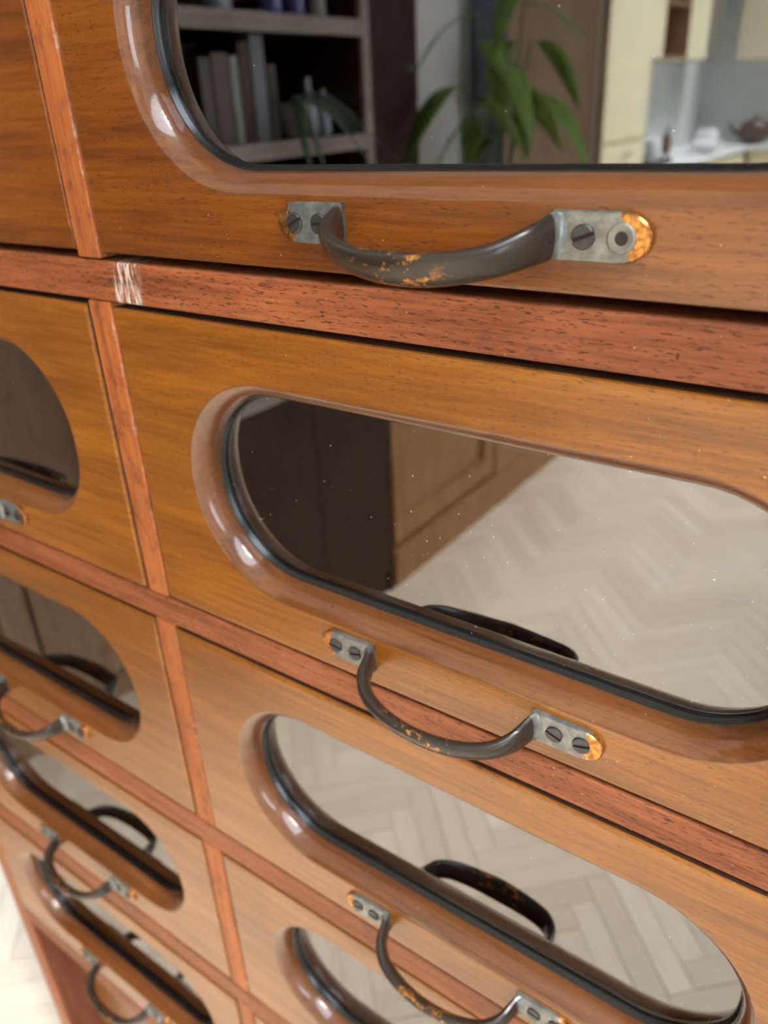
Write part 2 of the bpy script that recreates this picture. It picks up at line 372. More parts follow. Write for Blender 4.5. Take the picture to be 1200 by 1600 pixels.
struct(slab_with_holes('x', YC, YB, -0.06, ROOF_Z, XL-0.12, XL, [(DOOR_Y0, DOOR_Y1, 0.0, DOOR_H)]+ADDED_LEFT_WIN).build('wall_left', M_WALL))
struct(B().box(XK-0.12, XK, YF, YC, -0.06, ROOF_Z).build('wall_kitchen', M_SPLASH))
struct(B().box(XK-0.12, XL-0.12, YC, YC+0.12, -0.06, ROOF_Z).build('wall_return', M_WALL))
struct(B().box(XR-0.015, XR-0.001, YF+0.7, YB, 0.001, 0.12).build('baseboard_right', M_FRAME))
struct(B().box(XL+0.001, XL+0.015, -0.055, YB, 0.001, 0.10).build('baseboard_left', M_FRAME))
# rooflights, added overhead as unseen light sources
for i, (x0, x1, y0, y1) in enumerate(ADDED_ROOFLIGHTS):
    b = B(); t = 0.05
    b.box(x0, x1, y0, y0+t, ROOF_Z+0.02, ROOF_Z+0.10); b.box(x0, x1, y1-t, y1, ROOF_Z+0.02, ROOF_Z+0.10)
    b.box(x0, x0+t, y0+t, y1-t, ROOF_Z+0.02, ROOF_Z+0.10); b.box(x1-t, x1, y0+t, y1-t, ROOF_Z+0.02, ROOF_Z+0.10)
    nb = 3 if i == 0 else 2
    for k in range(1, nb): b.box(x0+t, x1-t, y0+(y1-y0)*k/nb-0.02, y0+(y1-y0)*k/nb+0.02, ROOF_Z+0.02, ROOF_Z+0.10)
    w = struct(b.build('window_%d' % (i+1), M_FRAME))
    for k in range(nb):
        ya, yb = y0+(y1-y0)*k/nb, y0+(y1-y0)*(k+1)/nb
        B().box(x0+t, x1-t, ya+(t if k == 0 else 0.02), yb-(t if k == nb-1 else 0.02), ROOF_Z+0.055, ROOF_Z+0.061).build('pane', M_CLEAR, w)
for (y0, y1, z0, z1) in SIDE_WIN:
    b = B(); t = 0.06
    xa, xb = XR+0.03, XR+0.09
    b.box(xa, xb, y0, y1, z0, z0+t); b.box(xa, xb, y0, y1, z1-t, z1); b.box(xa, xb, y0, y0+t, z0+t, z1-t); b.box(xa, xb, y1-t, y1, z0+t, z1-t)
    b.box(xa, xb, (y0+y1)/2-0.025, (y0+y1)/2+0.025, z0+t, z1-t)
    w = struct(b.build('window_3', M_FRAME))
    for ya, yb in ((y0+t, (y0+y1)/2-0.025), ((y0+y1)/2+0.025, y1-t)): B().box(XR+0.057, XR+0.062, ya, yb, z0+t, z1-t).build('pane', M_CLEAR, w)
for (y0, y1, z0, z1) in ADDED_LEFT_WIN:  # added window, out of view, for light beside the cabinet
    b = B(); t = 0.05; xa, xb = XL-0.09, XL-0.03
    b.box(xa, xb, y0, y1, z0, z0+t); b.box(xa, xb, y0, y1, z1-t, z1); b.box(xa, xb, y0, y0+t, z0+t, z1-t); b.box(xa, xb, y1-t, y1, z0+t, z1-t)
    w = struct(b.build('window_4', M_FRAME)); B().box(XL-0.062, XL-0.057, y0+t, y1-t, z0+t, z1-t).build('pane', M_CLEAR, w)
# brown wooden door in the side wall
b = B().box(XL-0.06, XL-0.015, DOOR_Y0, DOOR_Y1, 0.005, DOOR_H)
dr = struct(b.build('door_1', M_FRAME if False else W_DOOR), 'plain brown wooden door reflected in the top glass')
b = B(); b.box(XL+0.001, XL+0.018, DOOR_Y0-0.05, DOOR_Y0, 0.0, DOOR_H+0.07); b.box(XL+0.001, XL+0.018, DOOR_Y1, DOOR_Y1+0.05, 0, DOOR_H+0.07); b.box(XL+0.001, XL+0.018, DOOR_Y0, DOOR_Y1, DOOR_H, DOOR_H+0.07)
struct(b.build('trim_1', W_DOOR))
B().box(XL-0.015, XL+0.03, DOOR_Y1-0.09, DOOR_Y1-0.07, 1.0, 1.03).build('door_handle', M_STEEL, dr)

# ------------------------------------------------------------------ the drawer cabinet
cab = thing('drawer_cabinet', 'old varnished wooden shop cabinet with glass-fronted drawers and dark bow handles', 'cabinet', (0, 0, 0))
Zr = {1: (-3.43, -4.55), 2: (-14.56, -15.62), 3: (-25.58, -26.87), 4: (-36.49, -37.82), 5: (-47.44, -48.93)}
XSL, XSR = -24.35, 47.4         # outer faces of the side posts
COLS = [(-22.93, -1.0), (0.0, 22.1), (23.1, 46.0)]
TOPZ = 6.6                      # top of the highest drawer row
DEPTH = 21.0                    # body depth in units
# side posts run to the floor
def ubox(x0, x1, y0, y1, z0, z1, ch=0.06):
    """box given in units, returned centred with its world location"""
    c = ((x0+x1)/2*U, (y0+y1)/2*U, uz((z0+z1)/2)); hx, hy, hz = (x1-x0)/2*U, (y1-y0)/2*U, (z1-z0)/2*U
    return B().box(-hx, hx, -hy, hy, -hz, hz, ch*U), c
for xa, xb in ((XSL, COLS[0][0]), (COLS[2][1], XSR)):
    b, c = ubox(xa, xb, 0, 2.2, -70, 8.0); o = b.build('post', W_POST, cab, loc=c)
    b, c = ubox(xa+0.05, xb-0.02, 2.2, DEPTH, -49.5, 8.0, 0.03); o = b.build('side_panel', W_DRAWER, cab, loc=c)
    b, c = ubox(xa, xb, DEPTH-2.2, DEPTH, -70, -49.5, 0.03); o = b.build('post', W_POST, cab, loc=c)
for k, (zt, zb) in Zr.items():
    x0, x1 = COLS[0][0], COLS[2][1]
    b = B().box(x0*U, x1*U, 0, 3.2*U, -(zt-zb)/2*U, (zt-zb)/2*U, 0.07*U)
    b.box(x0*U, x1*U, 3.2*U, (DEPTH-0.5)*U, -(zt-zb)/2*U, (zt-zb)/2*U)
    o = b.build('rail', W_RAILP if k == 1 else W_RAIL, cab, loc=(0, 0, uz((zt+zb)/2)))
    if k == 1: o['label'] = 'reddish rail with a smear of white paint below the top drawer'
b, c = ubox(XSL-0.8, XSR+0.8, -0.8, DEPTH, 8.0, 9.4, 0.15); b.build('top_board', W_DRAWER, cab, loc=c)
b, c = ubox(COLS[0][0], COLS[2][1], 0, 3.2, 6.75, 8.0); b.build('rail', W_RAIL, cab, loc=c)
ztops = [6.75, -4.55, -15.62, -26.87, -37.82]; zbots = [-3.43, -14.56, -25.58, -36.49, -47.44]
for i in range(5):
    for (xa, xb) in ((-1.0, 0.0), (22.1, 23.1)):
        zt, zb = ztops[i]-0.02, zbots[i]+(0.02 if i else 0.04)
        bb = B().box(-0.5*U, 0.5*U, -1.0*U, 2.2*U, (zb-zt)/2*U, (zt-zb)/2*U, 0.06*U); bb.v = [(x, y+1.0*U+0.02*U, z) for x, y, z in bb.v]
        bb.box(-0.42*U, 0.42*U, 3.2*U, (DEPTH-0.5)*U, (zb-zt)/2*U, (zt-zb)/2*U)
        bb.build('divider', W_DIV, cab, loc=((xa+xb)/2*U, 0, uz((zt+zb)/2)))
b, c = ubox(XSL+0.3, XSR-0.3, DEPTH-0.5, DEPTH-0.1, -49, 7.9, 0.02); b.build('back_panel', W_CARC, cab, loc=c)
b, c = ubox(COLS[0][0], COLS[2][1], 2.2, 3.0, -66, -48.95, 0.03); b.build('plinth_panel', W_DRAWER, cab, loc=c)

b, c = ubox(COLS[0][0]+0.002, COLS[0][0]+0.10, 0.12, 2.19, -69.9, -49.0, 0.0); b.build('inner_shade_board', W_CARC, cab, loc=c)  # dark board added to stand in for shade on the post's inner face
# --- drawer template pieces, in metres about the drawer's front centre (x 0, y 0 front face, z 0 mid height)
WIN_HW, WIN_H, WIN_R = 8.65, 6.6, 3.2
def rrect(hw, hh, r, n=14, ns=10, nv=2):
    """rounded rectangle loop, also returning the region tag of every point"""
    pts = []
    cs = [(hw-r, hh-r, 0), (-(hw-r), hh-r, 90), (-(hw-r), -(hh-r), 180), (hw-r, -(hh-r), 270)]
    for ci, (cx, cz, a0) in enumerate(cs):
        for i in range(n+1):
            a = math.radians(a0+90*i/n); pts.append((cx+r*math.cos(a), cz+r*math.sin(a), ci, i/n))
        nx = cs[(ci+1) % 4]; a = math.radians(a0+90)
        p0 = (cx+r*math.cos(a), cz+r*math.sin(a)); p1 = (nx[0]+r*math.cos(a), nx[1]+r*math.sin(a))
        m = ns if ci in (0, 2) else nv
        for i in range(1, m): pts.append((p0[0]+(p1[0]-p0[0])*i/m, p0[1]+(p1[1]-p0[1])*i/m, -1, 0))
    return pts
def loop_at(zc, o):            # the window outline shrunk inwards by o
    return [(x, z+zc) for x, z, _, _ in rrect(WIN_HW-o, WIN_H/2-o, max(0.3, WIN_R-o))]
def drawer_front(w, h, zc, mat):
    hw, hh = w/2, h/2; P = rrect(WIN_HW, WIN_H/2, WIN_R); n = len(P)
    outer = []
    for x, z, ci, t in P:
        if ci < 0:
            if abs(z) >= WIN_H/2-1e-6: outer.append((x, hh if z > 0 else -hh))
            else: outer.append((hw if x > 0 else -hw, z+zc))
        else:
            sx = 1 if ci in (0, 3) else -1; sz = 1 if ci in (0, 1) else -1
            cx, cz = sx*(WIN_HW-WIN_R), sz*(WIN_H/2-WIN_R)+zc
            # walk from one edge to the other via the corner
            horiz_first = ci in (1, 3)     # starts on the top/bottom edge
            if horiz_first: path = [(cx, sz*hh), (sx*hw, sz*hh), (sx*hw, cz)]
            else: path = [(sx*hw, cz), (sx*hw, sz*hh), (cx, sz*hh)]
            if t <= 0.5: a, b_, k = path[0], path[1], t*2
            else: a, b_, k = path[1], path[2], t*2-1
            outer.append((a[0]+(b_[0]-a[0])*k, a[1]+(b_[1]-a[1])*k))
    rings = []
    th = 1.10; e = 0.09
    def shrink(d): return [(x-math.copysign(d, x)*(1 if abs(abs(x)-hw) < 1e-6 else 0), z-math.copysign(d, z)*(1 if abs(abs(z)-hh) < 1e-6 else 0)) for x, z in outer]
    rings.append([(x, th, z) for x, z in outer])
    rings.append([(x, e, z) for x, z in outer])
    rings.append([(x, e*0.3, z) for x, z in shrink(e*0.35)])
    rings.append([(x, 0, z) for x, z in shrink(e)])
    rings.append([(x, 0, z) for x, z in shrink(e+0.05)])
    prof = [(-0.09, 0.0), (-0.045, 0.0), (-0.015, 0.006), (0.005, 0.018)]
    t0 = math.radians(24)                                               # rounded moulding turning into the opening
    for k in range(1, 11):
        t = t0+(math.pi/2-t0)*k/10
        prof.append((0.005+0.415*(math.sin(t)-math.sin(t0))/(1-math.sin(t0)), 0.018+0.722*(math.cos(t0)-math.cos(t))/math.cos(t0)))
    prof.append((0.42, th))
    for o, y in prof:
        rings.append([(x, y, z) for x, z in loop_at(zc, o)])
    V = [(x*U, y*U, z*U) for r in rings for x, y, z in r]; F = []
    m = len(rings)
    for j in range(m-1):
        for i in range(n): F.append((j*n+i, j*n+(i+1) % n, (j+1)*n+(i+1) % n, (j+1)*n+i))
    for i in range(n): F.append(((m-1)*n+i, (m-1)*n+(i+1) % n, (i+1) % n, i))
    o = mk('drawer', V, F, mat, None, True); o.data.materials.append(W_BEVEL); o.data.materials.append(W_GAPSHADE)
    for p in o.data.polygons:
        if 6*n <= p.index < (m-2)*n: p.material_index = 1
        elif p.index < n or p.index >= (m-1)*n: p.material_index = 2  # outer edges coloured dark so the gaps read as shaded
    o.data.set_sharp_from_angle(angle=math.radians(38)); return o
def bead(zc):
    prof = [(0.40, 0.73), (0.43, 0.72), (0.45, 0.74), (0.48, 0.82), (0.505, 0.84), (0.53, 0.90), (0.535, 0.99), (0.40, 1.0)]
    n = None; V = []; F = []
    for o, y in prof:
        l = loop_at(zc, o); n = len(l); V += [(x*U, y*U, z*U) for x, z in l]
    m = len(prof)
    for j in range(m):
        for i in range(n): F.append((j*n+i, j*n+(i+1) % n, ((j+1) % m)*n+(i+1) % n, ((j+1) % m)*n+i))
    return mk('glazing_bead', V, F, M_BEAD, None, True)
def pane(zc):
    l = loop_at(zc, 0.45); n = len(l)
    V = [(x*U, 0.94*U, z*U) for x, z in l]+[(x*U, 1.04*U, z*U) for x, z in l]
    F = [tuple(range(n))]+[(i, (i+1) % n, n+(i+1) % n, n+i) for i in range(n)]
    # back face left open so that the pane reads as one reflecting surface
    return mk('glass_pane', V, F, M_GLASS, None, False)
def dbox(w, h):
    hw, hh, d = w/2-0.5, h/2-0.35, 18.0; t = 0.45; b = B()
    b.box(-hw*U, (-hw+t)*U, 1.11*U, d*U, -hh*U, hh*U*0.9); b.box((hw-t)*U, hw*U, 1.11*U, d*U, -hh*U, hh*U*0.9)
    b.box((-hw+t)*U, (hw-t)*U, 1.11*U, d*U, -hh*U, (-hh+t)*U); b.box((-hw+t)*U, (hw-t)*U, (d-t)*U, d*U, (-hh+t)*U, hh*U*0.9)
    return b.build('drawer_box', W_INSIDE)
# --- handle: two flat feet with round tips and a drooping bow between them; local origin midway between the feet on the wood
HX_IN, HX_OUT, HH, HT = 2.42, 4.18, 0.43, 0.15
def handle_mesh():
    b = B()
    for s in (-1, 1):
        out = [(HX_IN-0.05, -HH), (HX_OUT-0.62, -HH)]
        for i in range(1, 12):
            a = math.radians(-90+180*i/12); out.append((HX_OUT-0.62+0.62*math.cos(a)**0.85, HH*math.sin(a)))
        out += [(HX_OUT-0.62, HH), (HX_IN-0.05, HH)]
        k = len(b.v); n = len(out); cx = (HX_IN+HX_OUT)/2
        for sc, y in ((1, 0.0), (1, -HT*0.75), (0.94, -HT)):
            b.v += [(s*(cx+(x-cx)*(sc if sc == 1 else 0.965))*U, y*U, z*sc*U) for x, z in out]
        for j in range(2):
            for i in range(n): b.f.append((k+j*n+i, k+j*n+(i+1) % n, k+(j+1)*n+(i+1) % n, k+(j+1)*n+i))
        b.f.append(tuple(k+2*n+i for i in range(n))); b.f.append(tuple(k+i for i in range(n)))
    ctrl = [(2.62, -0.05, 0.0), (2.46, -0.16, 0.0), (2.36, -0.40, -0.05), (2.22, -0.78, -0.13), (1.85, -1.14, -0.28), (1.30, -1.36, -0.41), (0.65, -1.48, -0.49), (0.0, -1.52, -0.51)]
    left = [(-x, y, z) for x, y, z in ctrl]
    path = left[:-1]+[ctrl[-1]]+list(reversed(ctrl[:-1]))
    # Catmull-Rom resample
    P = [Vector(p) for p in path]; pts = []
    for i in range(len(P)-1):
        p0, p1, p2, p3 = P[max(i-1, 0)], P[i], P[i+1], P[min(i+2, len(P)-1)]
        for k in range(5):
            t = k/5; pts.append(0.5*((2*p1)+(-p0+p2)*t+(2*p0-5*p1+4*p2-p3)*t*t+(-p0+3*p1-3*p2+p3)*t**3))
    pts.append(P[-1]); ns = 16; k0 = len(b.v)
    for i, p in enumerate(pts):
        t = (pts[min(i+1, len(pts)-1)]-pts[max(i-1, 0)]).normalized()
        m = abs(p.x)/2.6; mid = max(0, 1-m)                            # 0 at the feet, 1 in the middle
        out = max(0.0, min(1.0, (-p.y-0.1)/1.2))
        tilt = 0.62*out
        Wd = Vector((0, math.sin(tilt)*-1, math.cos(tilt)))             # broad direction leans out at the top
        Wd = (Wd-t*Wd.dot(t)).normalized(); Nd = t.cross(Wd).normalized()
        if Nd.y > 0 and out > 0.5: pass
        hw = 0.42*(1-out)+(0.30+0.10*mid)*out; ht = 0.12*(1-out)+0.19*out
        for j in range(ns):
            q = 2*math.pi*j/ns; cq, sq = math.cos(q), math.sin(q)
            ex = 0.8
            pp = p+Wd*hw*math.copysign(abs(cq)**ex, cq)+Nd*ht*math.copysign(abs(sq)**0.9, sq)
            b.v.append((pp.x*U, pp.y*U, pp.z*U))
    for i in range(len(pts)-1):
        for j in range(ns): b.f.append((k0+i*ns+j, k0+i*ns+(j+1) % ns, k0+(i+1)*ns+(j+1) % ns, k0+(i+1)*ns+j))
    b.f.append(tuple(k0+j for j in range(ns))); b.f.append(tuple(k0+(len(pts)-1)*ns+j for j in range(ns)))
    o = b.build('handle', M_HANDLE, None, True); o.data.set_sharp_from_angle(angle=math.radians(35)); return o
def screw_mesh():
    R_, s, n = 0.215, 0.036, 20; V = []; F = []
    for sg in (-1, 1):                                                  # two half discs either side of the slot
        a0 = math.asin(s/R_); pts = [(R_*math.cos(a0+(math.pi-2*a0)*i/n), sg*R_*math.sin(a0+(math.pi-2*a0)*i/n)) for i in range(n+1)]
        k = len(V)
        for y, sc in ((0.02, 1.0), (-0.035, 1.0), (-0.055, 0.90)):
            V += [(x*sc*U, y*U, (z*sc if abs(z) > s+1e-4 else z)*U) for x, z in pts]
        m = n+1
        for j in range(2):
            for i in range(m): F.append((k+j*m+i, k+j*m+(i+1) % m, k+(j+1)*m+(i+1) % m, k+(j+1)*m+i))
        F.append(tuple(k+2*m+i for i in range(m)))
    k = len(V); V += [(R_*math.cos(2*math.pi*i/n)*U, -0.004*U, R_*math.sin(2*math.pi*i/n)*U) for i in range(n)]; F.append(tuple(k+i for i in range(n)))
    o = mk('screw', V, F, M_SCREW); o.data.materials.append(M_HOLESHADE); o.data.polygons[len(F)-1].material_index = 1; return o
def hole_mesh():
    n = 24; V = []; F = []; prof = [(0.26, 0.0), (0.255, -0.022), (0.22, -0.03), (0.15, -0.006), (0.12, -0.003)]
    for r, y in prof: V += [(r*math.cos(2*math.pi*i/n)*U, y*U, r*math.sin(2*math.pi*i/n)*U) for i in range(n)]
    for j in range(len(prof)-1):
        for i in range(n): F.append((j*n+i, j*n+(i+1) % n, (j+1)*n+(i+1) % n, (j+1)*n+i))
    me_o = mk('empty_screw_hole', V, F, M_HRING, None, True)
    me_o.data.materials.append(M_HOLESHADE)
    bm = bmesh.new(); bm.from_mesh(me_o.data); bm.verts.ensure_lookup_table()
    f = bm.faces.new([bm.verts[(len(prof)-1)*n+i] for i in range(n)]); f.material_index = 1; bm.to_mesh(me_o.data); bm.free()
    return me_o
HANDLE, SCREW, HOLE = handle_mesh(), screw_mesh(), hole_mesh()
protos = [HANDLE, SCREW, HOLE]
def inst(src, parent, loc, rot=(0, 0, 0), scale=None):
    o = src.copy(); COL.objects.link(o); o.parent = parent; o.location = loc; o.rotation_euler = rot
    if scale: o.scale = scale
    return o
cache = {}
rowname = ['top row', 'second row', 'third row', 'fourth row', 'bottom row']; colname = ['left column', 'middle column', 'right column']
for r in range(5):
    for c in range(3):
        xa, xb = COLS[c]; zt, zb = ztops[r], zbots[r]
        gt, gb, gs = 0.16, 0.10, 0.09
        if r == 0: gb = 0.22
        h = round((zt-gt)-(zb+gb), 2); w = round(xb-xa-2*gs, 2)
        key = (h, w, r == 0)
        if key not in cache:
            zc = -h/2+1.62+WIN_H/2
            cache[key] = (drawer_front(w, h, zc, W_TOPROW if r == 0 else W_DRAWER), bead(zc), pane(zc), dbox(w, h))
            protos += list(cache[key])
        d0, b0_, p0_, x0_ = cache[key]
        d = d0.copy(); COL.objects.link(d); d.parent = cab
        proud = -0.02 if (r == 0 and c == 1) else random.uniform(-0.05, 0.06)
        if (r, c) in ((1, 1),): proud = 0.0
        zmid = ((zt-gt)+(zb+gb))/2
        d.location = ((xa+xb)/2*U, proud*U, uz(zmid)); d.name = 'drawer'
        if r == 0 and c == 1: d['label'] = 'top drawer whose handle lacks one screw'
        inst(x0_, d, (0, 0, 0)); inst(p0_, d, (0, 0, 0)); inst(b0_, d, (0, 0, 0))
        hz = (-h/2+0.98+(0.08 if r == 0 else 0.0))*U; hx = 0.08*U+random.uniform(-0.04, 0.04)*U
        hd = inst(HANDLE, d, (hx, 0, hz)); hd.name = 'handle'
        for sx in (-3.66, -2.98, 2.98, 3.66):
            if r == 0 and c == 1 and sx == 3.66: inst(HOLE, d, (hx+sx*U, -HT*U, hz)); continue
            inst(SCREW, d, (hx+sx*U, -HT*U, hz), (0, random.uniform(-0.5, 0.5), 0))
for o in protos: bpy.data.objects.remove(o, do_unlink=True)

# ------------------------------------------------------------------ furniture behind the camera, seen in the glass
# tall dark bookcase
XF = -45*U
BY0, BY1 = -73*U, -41*U
bk = thing('bookcase', 'tall dark wooden bookcase with pale shelf edges beside the wall', 'bookcase', (XF-0.17, (BY0+BY1)/2, 0))
def part(b, name, mat, parent, smooth=False):
    o = b.build(name, mat, None, smooth); o.parent = parent; o.matrix_parent_inverse = Matrix.Translation(-Vector(parent.location)); return o
xb_ = XL+0.012
part(B().box(xb_, XF-0.012, BY0, BY0+0.03, 0, 2.1), 'side_panel', W_DARK, bk); part(B().box(xb_, XF-0.012, BY1-0.03, BY1, 0, 2.1), 'side_panel', W_DARK, bk)
part(B().box(xb_, xb_+0.012, BY0+0.03, BY1-0.03, 0.06, 2.08), 'back_panel', W_DARK, bk)
part(B().box(XF-0.012, XF, BY0, BY0+0.028, 0.80, 2.1), 'face_frame', W_GREYEDGE, bk); part(B().box(XF-0.012, XF, BY1-0.028, BY1, 0.80, 2.1), 'face_frame', W_GREYEDGE, bk)
part(B().box(XF-0.012, XF, BY0, BY0+0.028, 0, 0.799), 'face_frame', W_DARK, bk); part(B().box(XF-0.012, XF, BY1-0.028, BY1, 0, 0.799), 'face_frame', W_DARK, bk)
SH = [0.80, 1.07, 1.335, 1.575, 1.84]
for z in SH:
    s_ = part(B().box(xb_+0.012, XF-0.012, BY0+0.03, BY1-0.03, z-0.025, z), 'shelf', W_DARK, bk)
    e_ = B().box(XF-0.012, XF, BY0+0.028, BY1-0.028, z-0.03, z+0.004).build('shelf_edge', W_GREYEDGE); e_.parent = s_
    e_.matrix_parent_inverse = (Matrix.Translation(Vector(bk.location)) @ s_.matrix_parent_inverse).inverted()
part(B().box(xb_, XF, BY0, BY1, 2.1, 2.14), 'top_board', W_DARK, bk)
for a, c_ in ((BY0+0.028, (BY0+BY1)/2-0.002), ((BY0+BY1)/2+0.002, BY1-0.028)):
    dd = part(B().box(XF-0.014, XF-0.001, a, c_, 0.08, 0.768), 'door', W_DARK, bk)
part(B().box(xb_, XF-0.01, BY0+0.03, BY1-0.03, 0.0, 0.078), 'plinth', W_DARK, bk)
# things on the two visible shelves
def book(y, z, t, h, d, col, label):
    m = plain('book_cloth', tuple(c*0.55 for c in col), 0.35); pg = M_WHITE
    th = thing('book', label, 'book', (XF-0.05-d/2, y, z+0.004), 'things on the bookcase shelves')
    B().box(-d/2, d/2, -t/2, -t/2+0.003, 0, h).box(-d/2, d/2, t/2-0.003, t/2, 0, h).box(d/2-0.004, d/2, -t/2+0.003, t/2-0.003, 0, h).build('cover', m, th)
    B().box(-d/2+0.003, d/2-0.004, -t/2+0.003, t/2-0.003, 0.003, h-0.004).build('pages', pg, th)
bl = SH[2]
yy = BY1-0.13
specs = [(0.03, 0.16, (0.16, 0.10, 0.06), 'brown cloth book at the left of the lower reflected shelf'), (0.045, 0.17, (0.20, 0.13, 0.08), 'thick tan book beside the pale book'),
         (0.022, 0.165, (0.55, 0.57, 0.52), 'pale cream book on the lower reflected shelf'), (0.03, 0.19, (0.10, 0.03, 0.02), 'dark red book next to the grey folder'),
         (0.040, 0.205, (0.38, 0.38, 0.42), 'tall pale grey folder on the lower reflected shelf'), (0.028, 0.15, (0.09, 0.05, 0.03), 'dark brown book right of the grey folder')]
for t, h, col, lab in specs:
    book(yy-t/2, bl, t, h, 0.15, col, lab); yy -= t+0.006
def vessel(name, y, z, prof, mat, label, cat, x=None):
    o = B().lathe(prof, n=18).build(name, mat, None, True, (XF-0.09 if x is None else x, y, z+0.004)); o.data.set_sharp_from_angle(angle=math.radians(45))
    return tag(o, label, cat, 'things on the bookcase shelves')
jar = lambda r, h: [(r*0.9, 0), (r, 0.006), (r, h*0.72), (r*0.72, h*0.84), (r*0.72, h*0.9), (r*0.8, h*0.9), (r*0.8, h), (r*0.1, h)]
bot = lambda r, h: [(r*0.9, 0), (r, 0.006), (r, h*0.6), (r*0.4, h*0.76), (r*0.36, h*0.97), (r*0.45, h*0.97), (r*0.45, h), (r*0.1, h)]
M_GJAR = plain('pale_glazed_jar', (0.42, 0.45, 0.50), 0.08, 0, 0.1, 20, 0.5); M_BLUE = plain('blue_glaze', (0.08, 0.12, 0.32), 0.1, 0, 0.2, 20, 0.5); M_VIO = plain('violet_glaze', (0.10, 0.06, 0.22), 0.1, 0, 0.2, 20, 0.5)
yy -= 0.02
vessel('jar', yy-0.02, bl, jar(0.022, 0.13), M_GJAR, 'pale glazed jar beside the dark brown book', 'jar', XF-0.2); yy -= 0.055
vessel('bottle', yy-0.015, bl, bot(0.018, 0.16), M_BROWNJ, 'dark brown bottle behind the hanging plant', 'bottle', XF-0.22); yy -= 0.05
vessel('bottle', BY0+0.135, bl, bot(0.02, 0.125), M_GJAR, 'pale blue-grey bottle right of the hanging plant', 'bottle')
vessel('bottle', BY0+0.08, bl, bot(0.016, 0.10), M_GJAR, 'small pale bottle at the right end of the lower shelf', 'bottle')
bu = SH[3]
vessel('jar', BY1-0.24, bu, jar(0.03, 0.12), M_GJAR, 'pale jar on the upper reflected shelf', 'jar')
vessel('jar', BY1-0.40, bu, jar(0.028, 0.12), M_BLUE, 'blue glazed jar on the upper reflected shelf', 'jar')
vessel('vase', BY1-0.48, bu, bot(0.026, 0.14), M_VIO, 'violet vase on the upper reflected shelf', 'vase')
vessel('jar', BY1-0.56, bu, jar(0.022, 0.13), M_POT, 'grey jar at the right of the upper reflected shelf', 'jar')
vessel('jar', BY0+0.12, SH[1], jar(0.022, 0.10), M_BLUE, 'small blue jar on the shelf below the hanging plant', 'jar')

# leaves
def leaf_mesh(L, W, droop=0.3, fold=0.15, nseg=10):
    """pointed leaf along +x from the origin, folded on its midrib and drooping"""
    V = []; F = []
    for i in range(nseg+1):
        t = i/nseg; w = W*math.sin(math.pi*min(1, t*0.97+0.03))**0.8*(1-0.25*t); x = L*t*(1-0.1*droop*t); z = -droop*L*t*t
        V += [(x, -w/2, z+fold*w/2), (x, 0, z), (x, w/2, z+fold*w/2)]
    n = len(V); V += [(x, y, z-0.0012) for x, y, z in V]
    for i in range(nseg):
        a = i*3
        for k in (0, 1):
            F.append((a+k, a+3+k, a+4+k, a+1+k)); F.append((n+a+k, n+a+1+k, n+a+4+k, n+a+3+k))
        F.append((a, n+a, n+a+3, a+3)); F.append((a+2, a+5, n+a+5, n+a+2))
    return V, F
def leaf(parent, base, yawd, pitch, L, W, mat, droop=0.3, name='leaf', roll=0):
    V_, F_ = leaf_mesh(L, W, droop)
    o = mk(name, V_, F_, mat, None, True); o.parent = parent
    o.location = base; o.rotation_euler = (roll, -pitch, yawd); return o
# strap-leaved plant hanging over the lower shelf edge
pl = thing('hanging_plant', 'grey-green strap-leaved plant drooping over the bookcase shelf edge', 'plant', (XF-0.07, BY0+0.225, bl+0.004))
B().lathe([(0.03, 0), (0.038, 0.06), (0.042, 0.065), (0.042, 0.075), (0.034, 0.07)], n=16).build('pot', M_POT, pl, True)
for i in range(12):
    a = random.uniform(-0.75, 0.75)
    leaf(pl, (0.01*math.cos(a), 0.01*math.sin(a), 0.07), a, random.uniform(0.3, 0.9), random.uniform(0.14, 0.22), 0.018, M_LEAF2, random.uniform(1.0, 1.7))

# shallow panelled cupboard doors on the wall on the near side of the bookcase
WY0, WY1 = BY1+0.006, -0.06
XW = XL+0.05
wd = thing('wall_cupboard', 'shallow brown panelled cupboard on the wall beside the bookcase', 'cupboard', (XW, (WY0+WY1)/2, 0))
part(B().box(XL+0.002, XW-0.026, WY0, WY1, 0.0, 2.1), 'body', W_DOOR, wd)
for a, c_ in ((WY0+0.004, (WY0+WY1)/2-0.004), ((WY0+WY1)/2+0.004, WY1-0.004)):
    b = B(); t = 0.07
    b.box(XW-0.025, XW, a, a+t, 0.1, 2.08, 0.003); b.box(XW-0.025, XW, c_-t, c_, 0.1, 2.08, 0.003)
    for z in (0.1, 1.0, 2.0): b.box(XW-0.025, XW, a+t, c_-t, z, z+t, 0.003)
    dd = part(b, 'door', W_DOOR, wd)
    for z0, z1 in ((0.17, 1.0), (1.07, 2.0)):
        p_ = B().box(XW-0.025, XW-0.012, a+t, c_-t, z0, z1).build('panel', W_DOOR); p_.parent = dd
        p_.matrix_parent_inverse = (Matrix.Translation(Vector(wd.location)) @ dd.matrix_parent_inverse).inverted()
